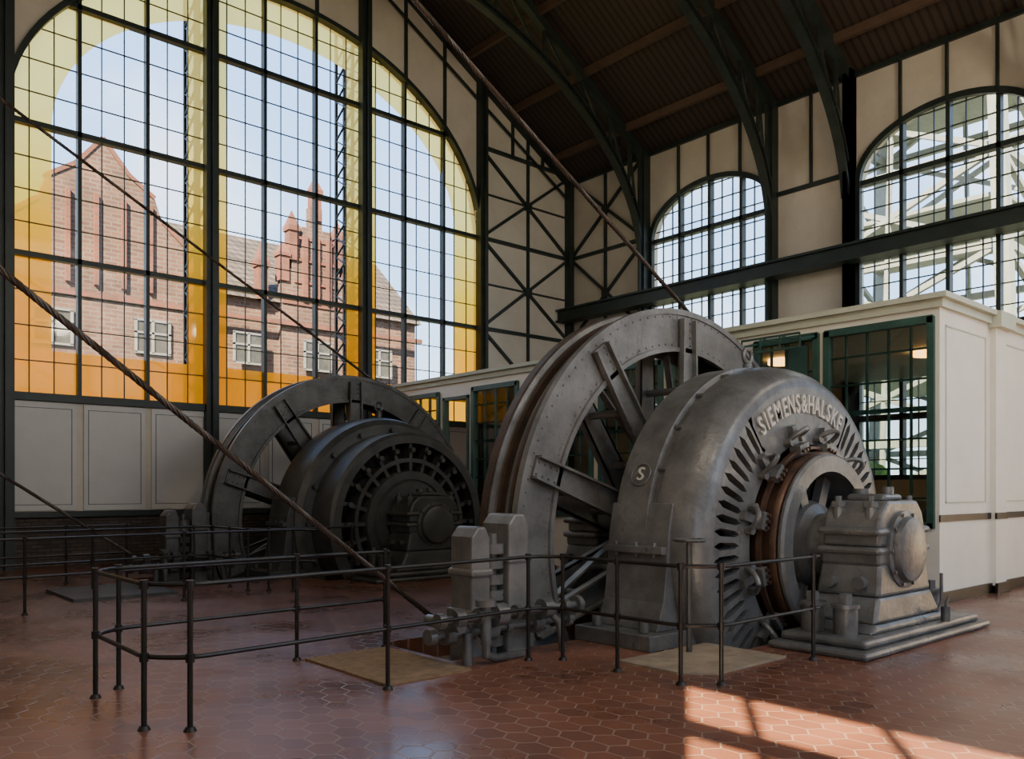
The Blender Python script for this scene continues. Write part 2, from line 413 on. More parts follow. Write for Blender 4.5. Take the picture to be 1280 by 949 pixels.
# ------------------------------------------------------------------ wall B
root=empty('wall_right')
winc=[14.2,7.7,1.2,-4.6]
SB=9.25;RB=1.32;HB=2.1;ZB0=1.9
w=MB()
def archB(y,c):
    u=abs(y-c)/HB;return SB+RB*math.sqrt(max(0,1-u*u))
prev=YA+.3
for c in winc:
    w.box(XB,XB+.3,c+HB,prev,0,12.3);prev=c-HB
    w.box(XB,XB+.3,c-HB,c+HB,0,ZB0)
    n=20
    for i in range(n):
        a=c-HB+2*HB*i/n;b=a+2*HB/n
        w.hexa([(XB,a,archB(a,c)),(XB,b,archB(b,c)),(XB+.3,b,archB(b,c)),(XB+.3,a,archB(a,c)),(XB,a,12.3),(XB,b,12.3),(XB+.3,b,12.3),(XB+.3,a,12.3)])
w.box(XB,XB+.3,YB-.3,prev,0,12.3)
w.build('plaster',M_creamA,root)
s=MB()
for c in winc:
    for yy in (c+2.25,c-2.1,c-4.25):
        if yy<YB: continue
        s.box(XB-.3,XB-.001,yy-.11,yy+.11,0,12)
        s.box(XB-.42,XB-.3,yy-.04,yy+.04,4.5,12)
    for k in range(-1,2): 
        yy=c+1.05*k;s.box(XB-.08,XB,yy-.03,yy+.03,archB(yy,c),12)
    s.box(XB-.08,XB,c-3.2,c-3.14,9.5,12)
    for z in (6.0,9.5,12.0-.1): s.box(XB-.1,XB,max(c-4.2,YB),c-2.1,z-.05,z+.05)
    s.box(XB-.1,XB,c-2.1,c+2.2,11.84,11.96)
y0,y1,ym=16.5,YA-.1,18.15
for (z0,z1) in ((3.6,6.6),(6.6,9.37),(9.37,12.0)):
    s.beam((XB-.05,y0,z0),(XB-.05,y1,z1),.07,.09);s.beam((XB-.05,y0,z1),(XB-.05,y1,z0),.07,.09)
    s.box(XB-.1,XB,ym-.12,ym+.12,(z0+z1)/2-.13,(z0+z1)/2+.13)
for z in (3.6,6.6,9.37,11.9): s.box(XB-.1,XB,y0,y1,z-.05,z+.05)
s.box(XB-.08,XB,ym-.04,ym+.04,1,12)
s.build('steel_frame',M_steel,root)
b=MB()
b.box(XB-.62,XB-.32,YB,YA-.05,7.20,7.58);b.box(XB-.72,XB-.24,YB,YA-.05,7.54,7.60);b.box(XB-.72,XB-.24,YB,YA-.05,7.18,7.24)
b.build('crane_runway_beam',M_steel)
for wi,c in enumerate(winc):
    root=empty('window_%d'%(wi+2))
    g=MB();n=20
    for i in range(n):
        a=c-HB+2*HB*i/n;bb=a+2*HB/n
        g.add([(XB+.15,a,ZB0),(XB+.15,bb,ZB0),(XB+.15,bb,archB(bb,c)),(XB+.15,a,archB(a,c))],[(0,1,2,3)])
    g.build('glass',M_glass,root)
    g=MB()
    for k in range(-1,2):
        yy=c+1.05*k;g.box(XB,XB+.2,yy-.045,yy+.045,ZB0,archB(yy,c))
    for k in range(12):
        yy=c-HB+.35*k
        if k%3: g.box(XB+.12,XB+.17,yy-.011,yy+.011,ZB0,archB(yy,c))
    for z in (ZB0+.04,3.4,5.3,7.3,9.2): g.box(XB,XB+.2,c-HB,c+HB,z-.06,z+.06)
    z=ZB0
    while z<10.4:
        z+=.475
        if z>SB: ch=HB*math.sqrt(max(0,1-((z-SB)/RB)**2))
        else: ch=HB
        g.box(XB+.12,XB+.17,c-ch,c+ch,z-.011,z+.011)
    pts=[(c-HB,ZB0)]+[(c-HB*math.cos(t*math.pi/30),SB+RB*math.sin(t*math.pi/30)) for t in range(31)]+[(c+HB,ZB0)]
    for p,q in zip(pts[:-1],pts[1:]): g.beam((XB,p[0],p[1]),(XB,q[0],q[1]),.14,.14,up=(0,0,1) if abs(p[0]-q[0])>.03 else (0,1,0))
    g.build('glazing_bars',M_steel,root)
# left wall with rectangular window near the viewer
WY0,WY1,WZ0,WZ1=-6.6,-1.15,1.5,7.5
w=MB();zt=roofz(XL)
w.box(XL-.3,XL,WY1,YA+.3,0,zt);w.box(XL-.3,XL,YB-.3,WY0,0,zt);w.box(XL-.3,XL,WY0,WY1,0,WZ0);w.box(XL-.3,XL,WY0,WY1,WZ1,zt)
w.build('wall_left',M_creamA)
root=empty('window_7')
g=MB()
for k in range(5):
    yy=WY1-.62-1.09*k;g.box(XL-.12,XL-.05,yy-.03,yy+.03,WZ0,WZ1)
g.box(XL-.15,XL-.02,WY0,WY1,6.2,6.42);g.box(XL-.15,XL-.05,WY0,WY1,4.0,4.1)
g.build('glazing_bars',M_steel,root)
# ------------------------------------------------------------------ roof
r=MB()
for xa,xb in ((XL-.3,9.8),(9.8,XB+.6)):
    za,zb=roofz(xa),roofz(xb)
    r.hexa([(xa,YB-.3,za),(xb,YB-.3,zb),(xb,YA+.3,zb),(xa,YA+.3,za),(xa,YB-.3,za+.2),(xb,YB-.3,zb+.2),(xb,YA+.3,zb+.2),(xa,YA+.3,za+.2)])
r.build('ceiling',M_ceil)
root=empty('roof_trusses')
t=MB()
def ribp(a): return (9.8+9.95*math.cos(a),8.45+5.95*math.sin(a))
for y in (16.5,12.1,9.98,5.6,3.45,-.9,-3.05):
    n=44;P=[ribp(math.pi*i/n*.94) for i in range(n+1)]
    for p,q in zip(P[:-1],P[1:]):
        t.beam((p[0],y,p[1]),(q[0],y,q[1]),.22,.04)
        d=Vector((q[0]-p[0],0,q[1]-p[1])).normalized();nn=Vector((-d.z,0,d.x))*.17
        pp=Vector((p[0],y,p[1]))-nn;qq=Vector((q[0],y,q[1]))-nn
        t.beam(pp,qq,.22,.04)
        t.beam((Vector((p[0],y,p[1]))+pp)/2,(Vector((q[0],y,q[1]))+qq)/2,.03,.17)
    t.beam((9.8,y,roofz(9.8)-.25),(XB,y,12-.25),.2,.25);t.beam((9.8,y,roofz(9.8)-.25),(XL,y,roofz(XL)-.25),.2,.25)
    prevp=None
    for i in range(2,n-4,3):
        p=ribp(math.pi*i/n*.94)
        if roofz(p[0])-p[1]>.3:
            t.beam((p[0],y,p[1]),(p[0],y,roofz(p[0])-.3),.07,.07)
            if prevp: t.beam((prevp[0],y,prevp[1]),(p[0],y,roofz(p[0])-.35),.06,.06)
            prevp=p
t.build('arched_ribs',M_steel,root)
t=MB()
for x in (19,17.2,15.4,13.6,11.8,10,8,6,4,2,0):
    z=roofz(x)-.12;t.box(x-.06,x+.06,YB,YA,z-.12,z+.1)
t.build('purlins',mat('purlin_brown',(.10,.06,.04),.6),root)
# ------------------------------------------------------------------ control cabin
root=empty('control_cabin')
CXF=12.55;CY=4.94;CZ=4.42
w=MB()
ops=[(5.02,6.68,1.08,4.16),(6.80,7.95,.0,4.16),(8.15,9.75,1.08,4.1),(9.95,11.55,1.08,4.1),(11.75,13.35,1.08,4.1),(14.05,15.7,1.08,4.1),(15.85,16.9,0,3.95),(17.05,18.8,1.08,4.1)]
prev=CY
for a,bb,z0,z1 in ops:
    w.box(CXF,CXF+.14,prev,a,0,CZ)
    if z0>0: w.box(CXF,CXF+.14,a,bb,0,z0)
    w.box(CXF,CXF+.14,a,bb,z1,CZ);prev=bb
w.box(CXF,CXF+.14,prev,YA,0,CZ)
w.box(CXF+.14,XB,CY,CY+.15,0,CZ)
for a,bb in ((14.5,14.95),(17.4,17.9)): w.box(a,bb,CY-.09,CY,.12,CZ-.1)
w.build('cream_walls',M_cream,root)
c=MB()
c.box(CXF-.06,XB,CY-.06,YA,CZ-.14,CZ-.02);c.box(CXF-.14,XB,CY-.14,YA,CZ-.02,CZ+.06)
c.box(14.4,15.05,CY-.2,CY,CZ-.2,CZ+.05)
c.build('cornice',M_trim,root)
c=MB()
c.box(CXF-.02,XB-.01,CY-.02,CY,1.18,1.28);c.box(CXF-.04,XB-.01,CY-.04,CY,0,.16);c.box(14.46,14.99,CY-.13,CY-.09,0,.16);c.box(14.48,14.97,CY-.11,CY-.08,1.18,1.28)
c.box(CXF-.03,CXF,CY-.03,6.7,0,.16)
c.build('black_trim',M_rail,root)
c=MB()
for x0,x1 in ((12.75,14.3),(15.15,17.2)):
    z0,z1=1.45,4.05;tt=.02
    for (p,q,r_,s_) in ((x0,x1,z0,z0+tt),(x0,x1,z1-tt,z1),(x0,x0+tt,z0,z1),(x1-tt,x1,z0,z1)): c.box(p,q,CY-.012,CY,r_,s_)
c.build('panel_moulding',M_trim,root)
c=MB();c.box(CXF+.15,XB-.35,CY+.15,YA-.3,.0,.02);c.build('cabin_floor',M_cabfloor,root)
fr=MB();gl=MB()
for a,bb,z0,z1 in ops:
    if (a,bb)==(15.85,16.9):
        for yy in (a,bb-.08): fr.box(CXF-.03,CXF+.12,yy,yy+.08,0,z1)
        fr.box(CXF-.03,CXF+.12,a,bb,z1-.08,z1);continue
    t_=.08;xa,xb=CXF-.06,CXF+.08
    fr.box(xa,xb,a-.02,a+t_,z0,z1);fr.box(xa,xb,bb-t_,bb+.02,z0,z1);fr.box(xa,xb,a,bb,z0,z0+.08);fr.box(xa,xb,a,bb,z1-.09,z1+.02)
    n=5 if a<6 else 4
    for k in range(1,n):
        yy=a+(bb-a)*k/n;wd=.014 if n==5 or k!=2 else .03;fr.box(xa+.06,xb-.03,yy-wd,yy+wd,z0,z1)
    nz=7
    for k in range(1,nz):
        zz=z0+(z1-z0)*k/nz;wd=.035 if k in(4,) else .014;fr.box(xa+.06,xb-.03,a,bb,zz-wd,zz+wd)
    gl.box(CXF+.0,CXF+.01,a,bb,z0,z1)
fr.box(CXF-.05,CXF+.06,7.0,7.3,.1,4.0)
fr.beam((CXF-.06,6.85,4.12),(CXF-.5,6.85,4.02),.04,.04);fr.beam((CXF-.06,7.9,4.12),(CXF-.5,7.9,4.02),.04,.04)
for zc in (3.9,4.12): fr.beam((CXF-.5,6.85,zc),(CXF-.5,7.9,zc),.04,.03)
for yy in (6.85,7.2,7.55,7.9): fr.beam((CXF-.5,yy,3.9),(CXF-.5,yy,4.12),.02,.02)
for yy in (7.2,7.55): fr.beam((CXF-.06,yy,4.12),(CXF-.5,yy,4.12),.02,.02)
fr.build('green_window_frames',M_green,root);gl.build('cabin_glazing',M_cabglass,root)
c=MB()
for x,y in ((16.3,6.6),(15.2,9.0),(16.3,12),(14.5,15.5)):
    c.cyl((x,y,4.18),(x,y,4.28),.3,24)
c.build('ceiling_lamps',M_lamp,root,smooth=True)
c=MB();c.box(14.9,15.6,6.3,8.3,0.02,1.0);c.prism([(14.9,1.0),(15.6,1.0),(15.6,1.45)],6.3,8.3);c.box(17.5,18.1,8.5,9.3,.02,2.1)
c.build('control_desk',M_dark,root,bevel=.02)

# ------------------------------------------------------------------ winding machines
def rivet(mb,x,y,z,r=.018,h=.02,m=0): mb.cyl((x,y,z),(x,y-h,z),r,6,m,r2=r*.6)
AZ=1.0
def pol(r,a): return (r*math.cos(a),AZ+r*math.sin(a))
def machine(name,loc,style):
    R=empty(name,loc)
    c=(0,0,AZ)
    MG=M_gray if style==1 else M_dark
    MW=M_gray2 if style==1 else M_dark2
    w=MB()
    w.lathe([(2.52,1.93),(3.03,1.93),(3.06,1.95),(3.06,2.02),(3.0,2.03),(3.0,2.06),(2.95,2.08),(2.92,2.2),(2.95,2.34),(3.0,2.36),(3.0,2.40),(3.06,2.42),(3.06,2.53),(3.03,2.55),(2.52,2.55),(2.52,2.49),(2.86,2.49),(2.86,1.99),(2.52,1.99)],120,0,c)
    w.lathe([(3.0,1.91),(3.075,1.91),(3.075,1.99),(3.0,1.99)],120,0,c)
    w.lathe([(3.03,2.44),(3.08,2.44),(3.08,2.555),(3.03,2.555)],120,1,c)
    w.lathe([(2.93,2.08),(3.02,2.08),(3.02,2.13),(2.93,2.13)],120,1,c)
    w.lathe([(2.93,2.28),(3.02,2.28),(3.02,2.34),(2.93,2.34)],120,1,c)
    w.lathe([(2.50,1.89),(2.56,1.89),(2.56,1.93),(2.50,1.93)],120,0,c)
    w.build('wheel_rim',[MW,M_rust if style==1 else M_dark2],R,smooth=True)
    w=MB()
    for k in range(10):
        a=math.radians(90+36*k)
        u=Vector((math.cos(a),0,math.sin(a)));v=Vector((-math.sin(a),0,math.cos(a)))
        o=Vector((0,0,AZ))
        for yy,sg in ((1.92,-1),(2.56,1)):
            A=o+u*.45+Vector((0,yy,0));B=o+u*2.94+Vector((0,yy,0))
            w1,w2=.19,.14
            w.hexa([A-v*w1,A+v*w1,A+v*w1+Vector((0,sg*.03,0)),A-v*w1+Vector((0,sg*.03,0)),B-v*w2,B+v*w2,B+v*w2+Vector((0,sg*.03,0)),B-v*w2+Vector((0,sg*.03,0))])
            for s2 in (-1,1):
                w.hexa([A+v*s2*w1,A+v*s2*(w1-.03),A+v*s2*(w1-.03)+Vector((0,sg*.1,0)),A+v*s2*w1+Vector((0,sg*.1,0)),
                        B+v*s2*w2,B+v*s2*(w2-.03),B+v*s2*(w2-.03)+Vector((0,sg*.1,0)),B+v*s2*w2+Vector((0,sg*.1,0))])
            if sg<0:
                for rr in (2.6,2.7,2.8,2.9):
                    for s2 in (-.07,.07):
                        p=o+u*rr+v*s2;rivet(w,p.x,yy-.03,p.z)
        for rr in (1.2,2.0):
            p=o+u*rr;w.cyl((p.x,1.95,p.z),(p.x,2.55,p.z),.05,8)
        a2=a+math.radians(36);u2=Vector((math.cos(a2),0,math.sin(a2)))
        p=o+u*.7+Vector((0,2.24,0));q=o+u2*2.5+Vector((0,2.24,0));w.beam(p,q,.1,.03)
    for i in range(120):
        a=2*math.pi*i/120
        for rr in (2.6,2.97):
            x,z=pol(rr,a);rivet(w,x,1.93,z,.014,.012)
    w.build('wheel_spokes',MW,R)
    w=MB()
    w.lathe([(.2,1.7),(.5,1.7),(.55,1.75),(.62,1.85),(.62,2.6),(.55,2.7),(.5,2.75),(.2,2.75)],48,0,c)
    w.cyl((0,-.95,AZ),(0,3.4,AZ),.24,32)
    w.lathe([(.24,-.36),(.34,-.36),(.37,-.3),(.37,.3),(.24,.3)],40,0,c)
    w.build('shaft_and_hub',MG,R,smooth=True)
    # ---- stator
    w=MB()
    if style==1:
        prof=[(1.86,.15),(1.93,.16),(2.0,.20),(2.07,.29),(2.12,.42),(2.15,.58),(2.15,.70),(2.11,.72),(2.11,.80),(2.17,.82),(2.17,1.22),(2.13,1.24),(2.13,1.3),(2.05,1.38),(1.8,1.4),(1.3,1.4),(1.3,1.25),(1.84,1.2),(1.86,.4)]
        w.lathe(prof,128,0,c)
        w.lathe([(1.16,.2),(1.2,.15),(1.40,.15),(1.40,.32),(1.16,.32)],96,0,c)
        w.lathe([(1.16,.42),(1.86,.42),(1.86,.47),(1.16,.47)],72,1,c)
        a0,a1=math.radians(56),math.radians(131)
        w.lathe([(1.40,.15),(1.862,.15),(1.862,.32),(1.40,.32)],40,0,c,a0=a0,a1=a1)
        n=72
        nslots=int(round(n*(2*math.pi-(a1-a0))/(2*math.pi)))
        stp=(2*math.pi-(a1-a0))/nslots
        for i in range(nslots+1):
            a=a1+stp*i
            dd=stp*.23
            rr=[1.395,1.45,1.48,1.76,1.79,1.865];ex=[2.17,1.4,1,1,1.4,2.17]
            for q in range(5):
                v=[]
                for yv in (.15,.34):
                    for (rad,e) in ((rr[q],ex[q]),(rr[q+1],ex[q+1])):
                        for sg in (-1,1):
                            x,z=pol(rad,a+sg*dd*e);v.append((x,yv,z))
                w.hexa([v[0],v[1],v[3],v[2],v[4],v[5],v[7],v[6]])
        for i in range(24):
            a=2*math.pi*i/24+.1;x,z=pol(2.13,a)
            if z>0.1: w.cyl((x,.70,z),(x,.82,z),.03,6)
    else:
        w.lathe([(1.72,.5),(1.95,.5),(2.05,.58),(2.1,.75),(2.1,1.35),(2.0,1.45),(1.5,1.45),(1.5,1.3),(1.72,1.3)],112,0,c)
        w.lathe([(1.55,-.25),(1.70,-.25),(1.76,-.2),(1.76,.55),(1.55,.55)],112,0,c)
        w.lathe([(1.18,-.22),(1.26,-.22),(1.26,.1),(1.18,.1)],96,0,c)
        w.lathe([(.85,-.25),(1.0,-.25),(1.02,-.2),(1.02,.2),(.85,.2)],80,0,c)
        w.lathe([(1.0,.25),(1.6,.25),(1.6,.3),(1.0,.3)],64,1,c)
        for i in range(24):
            a=2*math.pi*i/24;p=pol(.98,a);q=pol(1.58,a)
            w.beam((p[0],-.1,p[1]),(q[0],-.1,q[1]),.07,.2,up=(0,1,0))
            x,z=pol(1.42,a);w.cyl((x,-.2,z),(x,-.3,z),.05,8)
        for i in range(16):
            a=2*math.pi*i/16;x,z=pol(1.84,a)
            if z>.1: w.cyl((x,.52,z),(x,.4,z),.05,8)
    w.build('stator_housing',[MG,M_black],R,smooth=True)
    w=MB()
    for sg in (-1,1):
        ys0,ys1=(.5,1.34) if style==1 else (.62,1.4)
        poly=[(sg*1.75,1.5),(sg*2.10,1.5),(sg*2.17,1.15),(sg*2.20,.8),(sg*2.25,.45),(sg*2.36,.16),(sg*1.72,.16),(sg*1.72,.3)]
        w.prism(poly,ys0,ys1)
        w.box(min(sg*1.78,sg*2.62),max(sg*1.78,sg*2.62),ys0-.12,ys1+.1,0.0,.16)
        for yy in (ys0+.08,ys1-.1):
            w.cyl((sg*2.48,yy,.16),(sg*2.48,yy,.3),.055,8)
        w.box(min(sg*2.1,sg*2.26),max(sg*2.1,sg*2.26),ys0+.02,ys1-.02,.96,1.04)
        for yy in (ys0+.15,ys0+.4,ys1-.15): w.cyl((sg*2.22,yy,.92),(sg*2.22,yy,1.08),.025,8)
    w.build('stator_feet',MG,R,bevel=.02)
    w=MB();w.cyl((0,.95,AZ+2.12),(0,.95,AZ+2.24),.06,12);w.torus((0,.95,AZ+2.34),.09,.028,'Y');w.build('lifting_eye',MG,R,smooth=True)
    # ---- rotor / commutator
    w=MB()
    if style==1:
        w.lathe([(.86,-.18),(1.04,-.18),(1.07,-.15),(1.07,-.12),(.92,.0),(.88,.4),(.82,.4)],96,0,c)
        w.lathe([(.94,-.1),(1.085,-.1),(1.10,-.07),(1.10,-.03),(1.05,-.01),(1.05,.35),(.94,.35)],96,1,c)
        w.lathe([(1.06,.1),(1.10,.1),(1.10,.14),(1.06,.14)],96,1,c)
        w.lathe([(.3,.2),(.9,.2),(.9,.28),(.3,.28)],64,2,c)
        for k in range(8):
            a=math.radians(22+45*k);p=pol(.3,a);q=pol(.88,a)
            w.beam((p[0],.1,p[1]),(q[0],.1,q[1]),.16,.1,up=(0,1,0))
    else:
        w.lathe([(.55,-.28),(.8,-.28),(.84,-.22),(.84,.2),(.55,.2)],72,0,c)
        w.lathe([(.3,.1),(.6,.1),(.6,.16),(.3,.16)],64,2,c)
        for k in range(8):
            a=math.radians(22+45*k);p=pol(.3,a);q=pol(.7,a);w.beam((p[0],-.1,p[1]),(q[0],-.1,q[1]),.1,.1,up=(0,1,0))
    w.lathe([(.24,-.12),(.48,.0),(.52,.1),(.52,.3),(.24,.3)],48,0,c)
    w.build('rotor',[MG,M_copper,M_black],R,smooth=True)
    # ---- brush gear
    if style==1:
        w=MB()
        for k in range(12):
            a=math.radians(15+30*k)
            u=Vector((math.cos(a),0,math.sin(a)));v=Vector((-math.sin(a),0,math.cos(a)));o=Vector((0,0,AZ));Y=Vector((0,1,0))
            w.beam(o+u*1.12+Y*.06,o+u*1.22+Y*.06,.2,.14,up=(0,1,0))
            w.beam(o+u*1.18+Y*.12,o+u*1.44+Y*.12,.09,.07,up=(0,1,0))
            pts=[]
            for q in range(9):
                th=math.pi*q/8
                pts.append(o+u*(1.27+.13*math.sin(th))+v*(.13*math.cos(th))+Y*(.14-.2*math.sin(th)))
            w.tube(pts,.03,8)
            for s2 in (-.13,.13):
                p=o+u*1.27+v*s2;w.cyl((p.x,.18,p.z),(p.x,.06,p.z),.048,10)
            for s2 in (-.07,0,.07):
                p=o+u*1.15+v*s2;w.cyl((p.x,.0,p.z),(p.x,-.05,p.z),.02,8,1)
        w.lathe([(1.13,.04),(1.16,.04),(1.16,.1),(1.13,.1)],96,1,c)
        w.build('brush_gear',[M_gray,M_copper],R,smooth=True)
        txt="SIEMENS&HALSKE"
        wid={'I':.5,'M':1.25,'&':1.05,'E':.92,'L':.9,'S':.95}
        ws=[wid.get(ch,1.0) for ch in txt];tot=sum(ws)
        T0,T1=math.radians(128),math.radians(60)
        tr=empty('raised_lettering');tr.parent=R
        acc=0
        for i,ch in enumerate(txt):
            a=T0+(T1-T0)*(acc+ws[i]/2)/tot;acc+=ws[i]
            cu=bpy.data.curves.new('letter_%s'%ch,'FONT');cu.body=ch;cu.size=.31;cu.extrude=.012;cu.align_x='CENTER';cu.align_y='CENTER';cu.offset=.004
            cu.materials.append(M_letter)
            ob=bpy.data.objects.new('letter_%d'%(i+1),cu);col.objects.link(ob);ob.parent=tr
            x,z=pol(1.66,a)
            ob.matrix_local=Matrix.Translation((x,.138,z))@Matrix.Rotation(-(a-math.pi/2),4,'Y')@Matrix.Rotation(math.pi/2,4,'X')@Matrix.Diagonal((.66,1,1,1))
        w=MB();w.cyl((-2.35,.1,.02),(-2.35,.1,1.12),.03,10);w.torus((-2.35,.1,1.14),.15,.017,'Z')
        for k in range(3):
            a=k*2.09;w.cyl((-2.35,.1,1.14),(-2.35+.15*math.cos(a),.1+.15*math.sin(a),1.14),.011,6)
        w.build('handwheel',M_dark,R,smooth=True)
        cu=bpy.data.curves.new('emblem','FONT');cu.body='S';cu.size=.22;cu.extrude=.008;cu.align_x='CENTER';cu.align_y='CENTER';cu.materials.append(M_letter)
        ob=bpy.data.objects.new('emblem',cu);col.objects.link(ob);ob.parent=R
        a=math.radians(158);x,z=pol(2.18,a)
        nrm=Vector((math.cos(a),0,math.sin(a)));xx=Vector((0,-1,0));yy_=nrm.cross(xx)
        mt=Matrix((xx,yy_,nrm)).transposed().to_4x4();mt.translation=(x,1.0,z);ob.matrix_local=mt
        w=MB()
        ring=[Vector((x,1.0,z))+xx*.13*math.cos(t*math.pi/12)+yy_*.13*math.sin(t*math.pi/12) for t in range(25)]
        w.tube(ring,.01,6);w.build('emblem_ring',M_gray,R)
    # ---- bearing pedestal
    def pedestal(nm_,y0,y1,cap):
        w=MB();ym=(y0+y1)/2
        w.box(-1.45,1.75,y0-.28,y1+.14,0,.08);w.box(-1.3,1.6,y0-.2,y1+.08,.08,.17)
        for (xa,ya,za,xb,yb,zb) in ((.92,.1,.17,.80,.07,.26),(.80,.07,.26,.64,.03,.52),(.64,.03,.52,.56,.01,.86)):
            w.hexa([(-xa,y0-ya,za),(xa,y0-ya,za),(xa,y1+ya,za),(-xa,y1+ya,za),(-xb,y0-yb,zb),(xb,y0-yb,zb),(xb,y1+yb,zb),(-xb,y1+yb,zb)])
        w.box(-.58,.58,y0-.01,y1+.01,.84,1.03)
        w.box(-.64,.64,y0-.03,y1+.03,.96,1.04)
        w.box(-.64,.64,y0-.03,y1+.03,1.16,1.24)
        poly=[(.56,1.04),(.56,1.24),(.5,1.40),(.36,1.53),(-.36,1.53),(-.5,1.40),(-.56,1.24),(-.56,1.04)]
        w.prism(poly,y0,y1)
        w.prism([(.24,1.53),(.2,1.60),(-.2,1.60),(-.24,1.53)],y0+.1,y1-.1)
        w.build(nm_,MG,R,bevel=.035)
        w=MB()
        if cap:
            w.lathe([(.0,y0-.13),(.28,y0-.13),(.34,y0-.11),(.36,y0-.07),(.36,y0-.05),(.42,y0-.04),(.42,y0+.04),(0,y0+.04)],48,0,c,closed=False)
            for k in range(10):
                a=k*math.pi/5;x,z=pol(.39,a);w.cyl((x,y0-.04,z),(x,y0-.07,z),.022,6)
        for sx in (-1,1):
            for yy in (y0+.14,y1-.14):
                w.cyl((sx*.47,yy,1.2),(sx*.47,yy,1.46),.06,10);w.cyl((sx*.47,yy,1.46),(sx*.47,yy,1.52),.08,6);w.cyl((sx*.47,yy,1.52),(sx*.47,yy,1.58),.035,8)
                w.cyl((sx*1.02,yy,.17),(sx*1.02,yy,.44),.12,16);w.cyl((sx*1.02,yy,.44),(sx*1.02,yy,.48),.14,16);w.cyl((sx*1.02,yy,.48),(sx*1.02,yy,.58),.07,6)
        for k in range(2): w.cyl((-.58,y0+.17+.33*k,.66),(-.70,y0+.17+.33*k,.66),.07,12)
        w.cyl((0,ym-.15,1.6),(0,ym-.15,1.68),.06,12);w.cyl((0,ym+.15,1.6),(0,ym+.15,1.66),.09,12)
        if cap:
            w.tube([(.45,y0-.12,.30),(.45,y0-.18,.30),(.5,y0-.2,.4),(.5,y0-.2,.72)],.018,8)
            w.cyl((.62,y0-.2,.17),(.62,y0-.2,.34),.05,12);w.cyl((.62,y0-.2,.34),(.7,y0-.2,.44),.018,8)
        w.build(nm_+'_fittings',MG,R,smooth=True)
    pedestal('bearing_pedestal',-1.0,-.36,True)
    pedestal('rear_bearing',3.0,3.6,False)
    # ---- brake posts
    w=MB()
    for (xa,xb,y0,y1,zt) in ((-4.10,-3.86,1.40,1.75,1.28),(-3.66,-3.38,1.35,1.78,1.40)):
        w.prism([(xa-.06,-1.5),(xb+.05,-1.5),(xb,.5),(xb,zt-.12),(xb-.06,zt),(xa+.08,zt),(xa,zt-.1),(xa,.5)],y0,y1)
        w.box(xa-.02,xb+.02,y0-.03,y1+.03,zt-.5,zt-.42);w.box(xa-.03,xb+.03,y0-.04,y1+.04,.36,.46)
    w.lathe([(3.09,1.96),(3.3,1.96),(3.3,2.5),(3.09,2.5)],10,0,c,a0=math.radians(176),a1=math.radians(204))
    w.box(-3.45,-3.2,1.6,2.3,.5,.9)
    w.build('brake_posts',MW,R,bevel=.025)
    w=MB()
    for z in (.12,.27,.42,.58,.74,.9,1.05):
        w.cyl((-3.76,1.5,z-.05),(-3.76,1.5,z+.05),.12,16)
    w.cyl((-3.76,1.5,-.5),(-3.76,1.5,1.2),.05,10)
    for z,yy in ((.46,1.05),(.3,1.2)):
        w.cyl((-4.75,yy,z),(-2.9,yy,z),.04,12)
        for x,r_,l in ((-4.78,.075,.07),(-4.6,.095,.1),(-4.32,.08,.08),(-4.12,.11,.13),(-3.85,.07,.06),(-3.5,.1,.12),(-3.2,.07,.07),(-3.02,.09,.06)): w.cyl((x,yy,z),(x+l,yy,z),r_,12)
    w.cyl((-4.55,.98,.4),(-4.55,1.5,.4),.06,12);w.cyl((-4.25,1.0,.2),(-4.25,1.0,.58),.05,12);w.cyl((-4.25,1.0,.56),(-4.25,1.0,.62),.1,12)
    w.tube([(-4.25,1.0,.2),(-4.25,1.0,.1),(-4.1,1.05,.05),(-3.7,1.1,.03)],.04,10)
    w.tube([(-3.4,1.1,.46),(-3.25,1.05,.3),(-3.2,1.05,.05),(-3.2,1.05,.0)],.035,10)
    w.cyl((-4.35,1.15,0),(-4.35,1.15,.3),.05,12)
    w.build('brake_linkage',MG,R,smooth=True)
    return R
machine('winding_machine',(9.2,5.0,0),1)
machine('winding_machine.001',(9.2,5.0+DY,0),2)
# ------------------------------------------------------------------ ropes
def rope(name,ycen,slope,top,xend=XL+.03,rr=2.98):
    cx,cz=9.2,AZ
    L=math.sqrt(1+slope*slope)
    nx,nz=(slope/L,1/L)
    if not top: nx,nz=-nx,-nz
    tx,tz=cx+nx*rr,cz+nz*rr
    P=Vector((tx,ycen,tz));Q=Vector((xend,ycen,tz+slope*(tx-xend)));d=(Q-P);ln=d.length;d.normalize()
    a=Vector((0,1,0));b=d.cross(a)
    w=MB();ns=5;r0=.018;pitch=.30
    for k in range(ns):
        path=[];n=int(ln/.035)
        for i in range(n+1):
            s_=ln*i/n;t=2*math.pi*(s_/pitch+k/ns);path.append(P+d*s_+(a*math.cos(t)+b*math.sin(t))*r0)
        w.tube(path,.0125,5)
    a_start=math.atan2(nz,nx);sg=-1 if top else 1
    path=[(cx+rr*math.cos(a_start+sg*q*.06),ycen,cz+rr*math.sin(a_start+sg*q*.06)) for q in range(28)]
    w.tube(path,.03,8)
    w.build(name,M_ropes,smooth=True)
rope('wire_rope',5+2.2,.556,True);rope('wire_rope.001',5+2.2,.757,False)
rope('wire_rope.002',5+DY+2.2,.565,True);rope('wire_rope.003',5+DY+2.2,.70,False)
